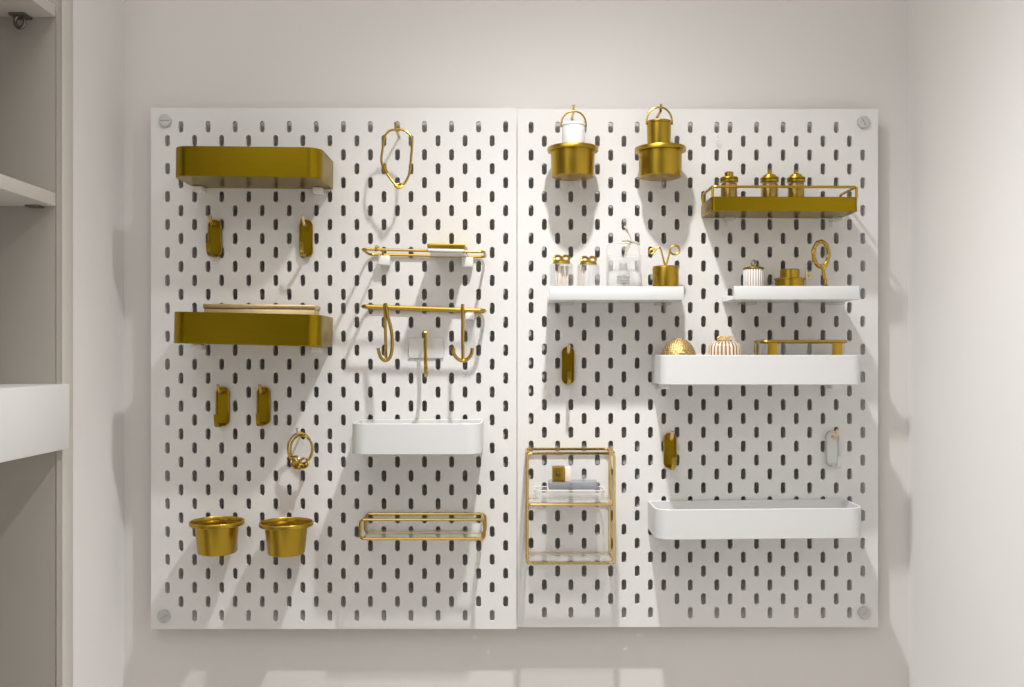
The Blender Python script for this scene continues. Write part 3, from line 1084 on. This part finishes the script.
# ------------------------------------------------------------------ things on the right white shelf
d = .034
rj = thing('ribbed_jar', 'white ribbed jar with a gold lid and ring knob on the right shelf', 'jar', (X(753.6, d), -d, SH2Z + .0002))
hj = Z(269.5, d) - SH2Z
b = new()
lathe(b, [(0, 0), (.0132, 0), (.014, .001), (.014, hj - .001), (.0132, hj), (0, hj)], 96, lambda a, j, k: 1 + .04 * math.cos(22 * a) if 0 < j < 5 else 1)
obj('jar_body', b, ribbed('white_ribs', (0.80, 0.79, 0.77), (0.36, 0.29, 0.23), 22), rj, 60)
b = new()
lathe(b, [(0, hj + .0002), (.0148, hj + .0002), (.0152, hj + .0012), (.0142, hj + .0026), (.008, hj + .0042), (.0025, hj + .0052), (0, hj + .0052)], 40)
ld = obj('lid', b, M['brass_plain'], rj, label='gold lid')
b = new(); tube(b, [(.0034 * math.cos(a), 0, hj + .009 + .0040 * math.sin(a)) for a in [2 * PI * k / 16 for k in range(16)]], .0013, True, 8)
obj('ring_knob', b, M['dark_steel'], ld)

gt = thing('gold_tin', 'round gold tin with a stepped narrower lid on the right white shelf', 'tin', (X(789.8, d), -d, SH2Z + .0002))
h0, h1_, h2_ = 0, Z(279, d) - SH2Z, Z(269.5, d) - SH2Z
b = new(); lathe(b, [(0, 0), (.0192, 0), (.0205, .0012), (.0205, h1_ - .002), (.0220, h1_ - .0015), (.0222, h1_), (.0215, h1_ + .0008), (0, h1_ + .0008)], 44)
obj('tin_body', b, M['brass_plain'], gt)
b = new(); lathe(b, [(.0135, h1_ + .0009), (.0137, h2_ - .001), (.0128, h2_), (0, h2_)], 40)
obj('lid', b, M['brass_plain'], gt)

kn = thing('bow_pin', 'small rose-gold bow with an upright pin beside the gold tin', 'ornament', (X(808.5, .03), -.028, SH2Z + .0002))
zq = lambda x, y: Vector(((690 + x / 5.284 - 808.5) * (D - .03) / F, 0, (HZ - 230 - y / 5.284) * (D - .03) / F - SH2Z))
b = new(); tube(b, [Vector((zq(616, 294).x, 0, 0)), zq(616, 294), zq(615, 180)], .0009, n=6)
obj('pin', b, M['steel'], kn)
b = new()
for s in (-1, 1):
    tube(b, smooth([zq(628, 240), zq(628 + s * 8, 226), zq(628 + s * 14, 236), zq(628 + s * 10, 254), zq(628 + s * 3, 250)], 4, True), .0012, True, 6)
tube(b, [zq(614, 246), zq(628, 242)], .0010, n=6)
obj('bow', b, M['pale_brass'], kn)

lp_ = thing('loop_ornament', 'gold twisted loop ornament on a flared foot, right end of the shelf', 'ornament', (X(825.3, d), -d, SH2Z + .0002))
zq = lambda x, y, dd=0: Vector(((690 + x / 5.284 - 825.3) * (D - d) / F, dd, (HZ - 230 - y / 5.284) * (D - d) / F - SH2Z))
b = new()
N = 64
tube(b, [zq(692 + 40 * math.sin(2 * PI * k / N) , 128 - 66 * math.cos(2 * PI * k / N)) for k in range(N)], .0029, True, 12, twist=lambda i, a: 1 + .13 * math.cos(2 * a + i * .75))
obj('loop', b, M['wire'], lp_)
b = new(); tube(b, smooth([zq(688, 190), zq(700, 205), zq(708, 232), zq(712, 262)], 5), .0024, n=8)
tube(b, smooth([zq(722, 186), zq(708, 206), zq(705, 235), zq(710, 262)], 5), .0022, n=8)
obj('stem', b, M['wire'], lp_)
b = new()
p = zq(715, 258)
lathe(b, [(0, 0), (.0088, 0), (.0086, .0165), (.0062, .0185), (.003, .0215), (.0022, p.z), (0, p.z)], 24, None, p.x, 0)
obj('foot', b, M['wire'], lp_)

# ------------------------------------------------------------------ things in the long white tray
TF = -0.0414 + .0032
d = .045
bv = thing('ball_vase', 'round gold ball vase with a pimpled surface in the white tray', 'vase', (X(678.6, d), -d, TF))
H_ = Z(337.6, d) - TF
prof, NB = [(0, 0), (.012, 0), (.0135, .001)], 18
for j in range(NB + 1):
    t = j / NB
    a = -PI / 2 * .78 + t * (PI / 2 * .78 + PI / 2 * .80)
    prof.append((.0253 * math.cos(a), .002 + (H_ - .004) * (math.sin(a) - math.sin(-PI / 2 * .78)) / (math.sin(PI / 2 * .8) - math.sin(-PI / 2 * .78))))
zt_ = prof[-1][1]
prof += [(.0066, zt_ + .0012), (.0056, zt_), (.005, zt_ - .01), (0, zt_ - .012)]
b = new()
lathe(b, prof, 64)
obj('vase_body', b, M['hammered'], bv, 60)

gj = thing('ribbed_glass_jar', 'ribbed glass jar with a gold knotted lid in the white tray', 'jar', (X(724.5, d), -d, TF))
hs = Z(346, d) - TF
b = new()
lathe(b, [(0, 0), (.020, 0), (.0222, .002), (.0228, hs * .5), (.0222, hs), (.018, hs + .005), (.0110, hs + .0072), (0, hs + .0072)], 120, lambda a, j, k: 1 + .045 * math.cos(24 * a) if 1 < j < 6 else 1)
obj('jar_body', b, ribbed('rose_ribs', (0.78, 0.66, 0.52), (0.25, 0.14, 0.07), 24, 0.25, 0.35), gj, 60)
b = new(); lathe(b, [(0, .003), (.0165, .003), (.017, hs * .85), (.014, hs), (0, hs)], 40)
obj('filling', b, M['pale_brass'], gj)
b = new(); zk = hs + .0075
lathe(b, [(0, zk), (.0108, zk), (.0108, zk + .0012), (0, zk + .0014)], 32)
lid = obj('lid', b, M['pale_brass'], gj)
b = new()
for s in (-1, 1):
    tube(b, smooth([(0, -.001, zk + .003), (s * .005, -.001, zk + .0055), (s * .0098, -.001, zk + .0045), (s * .0090, -.001, zk + .0022), (s * .004, -.001, zk + .0022)], 4, True), .0014, True, 8)
tube(b, [(0, -.001, zk + .001), (0, -.001, zk + .006)], .0022, n=8)
obj('knot_knob', b, M['pale_brass'], lid)

d0, d1 = .022, .066
xl, xr = X(762, d1), X(848, d1)
cx = (xl + xr) / 2
gb = thing('glass_box', 'long glass box with a gold frame and posts in the white tray', 'box', (cx, -(d0 + d1) / 2, TF))
hw, hd = (xr - xl) / 2, (d1 - d0) / 2
hb = Z(341.5, d1) - TF
b = new()
o2 = lambda q, z: [(x, y, z) for x, y in rrect(-hw + q, hw - q, -hd + q, hd - q, .010 - q * .5, 6)]
prism_loop(b, [o2(.001, 0), o2(.001, hb - .001), o2(.003, hb - .001), o2(.003, .003)])
obj('box_glass', b, M['glass'], gb)
for z in (.0027, hb):
    b = new(); tube(b, [(x, y, z) for x, y in rrect(-hw, hw, -hd, hd, .010, 6)], .0024, True, 8)
    obj('frame_loop', b, M['wire'], gb)
for sx in (-1, 1):
    b = new(); box(b, sx * (hw - .015) - .007, sx * (hw - .015) + .007, -hd - .0008, -hd + .0008, .001, hb, .0004)
    obj('post', b, M['brass_plain'], gb, label='flat gold post')
    b = new(); tube(b, [(sx * hw, hd - .010, .0016), (sx * hw, hd - .010, hb)], .0016, n=8)
    obj('rear_post', b, M['wire'], gb)

# ------------------------------------------------------------------ small loose pegs in slots
def slot_peg(label, px, py):
    b = new()
    tube(b, smooth([(0, .006, .001), (0, -.004, 0), (.0015, -.008, .004), (-.0005, -.010, .009)], 4), .0017, n=8)
    o = obj('plastic_peg', b, M['acrylic'])
    o.location = (X(px), 0, Z(py))
    tag(o, label, 'peg', 'clear pegs left in slots')


slot_peg('tiny clear peg in a slot above the clear vase', 624.5, 225)
slot_peg('tiny clear peg in a slot above the gold shelf', 716.5, 143)

# ------------------------------------------------------------------ light, world, camera
def lamp(name, kind, loc, energy, **kw):
    l = bpy.data.lights.new(name, kind)
    l.energy = energy
    for k, v in kw.items():
        setattr(l, k, v)
    o = bpy.data.objects.new(name, l)
    COL.objects.link(o)
    o.location = loc
    return o


key = lamp('downlight', 'SPOT', (0.083, -0.42, 0.775), 78.0, spot_size=math.radians(165), spot_blend=0.3, shadow_soft_size=0.018, color=(1.0, 0.993, 0.98))
# reflector downlight: the beam is strongest straight down and falls off towards the sides
key.data.use_nodes = True
nt = key.data.node_tree
em = nt.nodes['Emission']
tc = nt.nodes.new('ShaderNodeTexCoord')
sep = nt.nodes.new('ShaderNodeSeparateXYZ')
ab = nt.nodes.new('ShaderNodeMath'); ab.operation = 'ABSOLUTE'
pw = nt.nodes.new('ShaderNodeMath'); pw.operation = 'POWER'; pw.inputs[1].default_value = 5.4
nt.links.new(tc.outputs['Normal'], sep.inputs[0])
nt.links.new(sep.outputs['Z'], ab.inputs[0])
nt.links.new(ab.outputs[0], pw.inputs[0])
nt.links.new(pw.outputs[0], em.inputs['Strength'])
fill = lamp('overhead_fill', 'AREA', (-0.25, -1.3, 1.0), 11.5, shape='RECTANGLE', size=1.1, size_y=1.6, color=(1.0, 0.985, 0.97))  # added soft fill overhead for ambient light, stands for no visible fixture
fill.rotation_euler = (0, math.radians(-12), 0)

w = bpy.data.worlds.new('room_light')
SC.world = w
w.use_nodes = True
wt = w.node_tree
bg = wt.nodes['Background']
bg.inputs['Color'].default_value = (1.0, 0.97, 0.935, 1)
# the far end of the room opposite the boards is dim, everything around it is brighter
wtc = wt.nodes.new('ShaderNodeTexCoord')
wdot = wt.nodes.new('ShaderNodeVectorMath'); wdot.operation = 'DOT_PRODUCT'
wdot.inputs[1].default_value = (0.12, -0.99, 0.0)
wmr = wt.nodes.new('ShaderNodeMapRange'); wmr.interpolation_type = 'SMOOTHSTEP'
wmr.inputs['From Min'].default_value = 0.72
wmr.inputs['From Max'].default_value = 0.95
wmr.inputs['To Min'].default_value = 1.12
wmr.inputs['To Max'].default_value = 0.22
wt.links.new(wtc.outputs['Generated'], wdot.inputs[0])
wt.links.new(wdot.outputs['Value'], wmr.inputs['Value'])
wt.links.new(wmr.outputs['Result'], bg.inputs['Strength'])

cam = bpy.data.cameras.new('camera')
cam.sensor_width = 36.0
cam.lens = 36.0 * F / 1024.0
cam.shift_y = (HZ - 343.5) / 1024.0
cam.clip_start = 0.02
co = bpy.data.objects.new('camera', cam)
COL.objects.link(co)
co.location = (0, -D, 0)
co.rotation_euler = (PI / 2, 0, 0)
SC.camera = co
SC.view_settings.view_transform = 'Standard'
SC.view_settings.look = 'None'
SC.cycles.transparent_max_bounces = 24
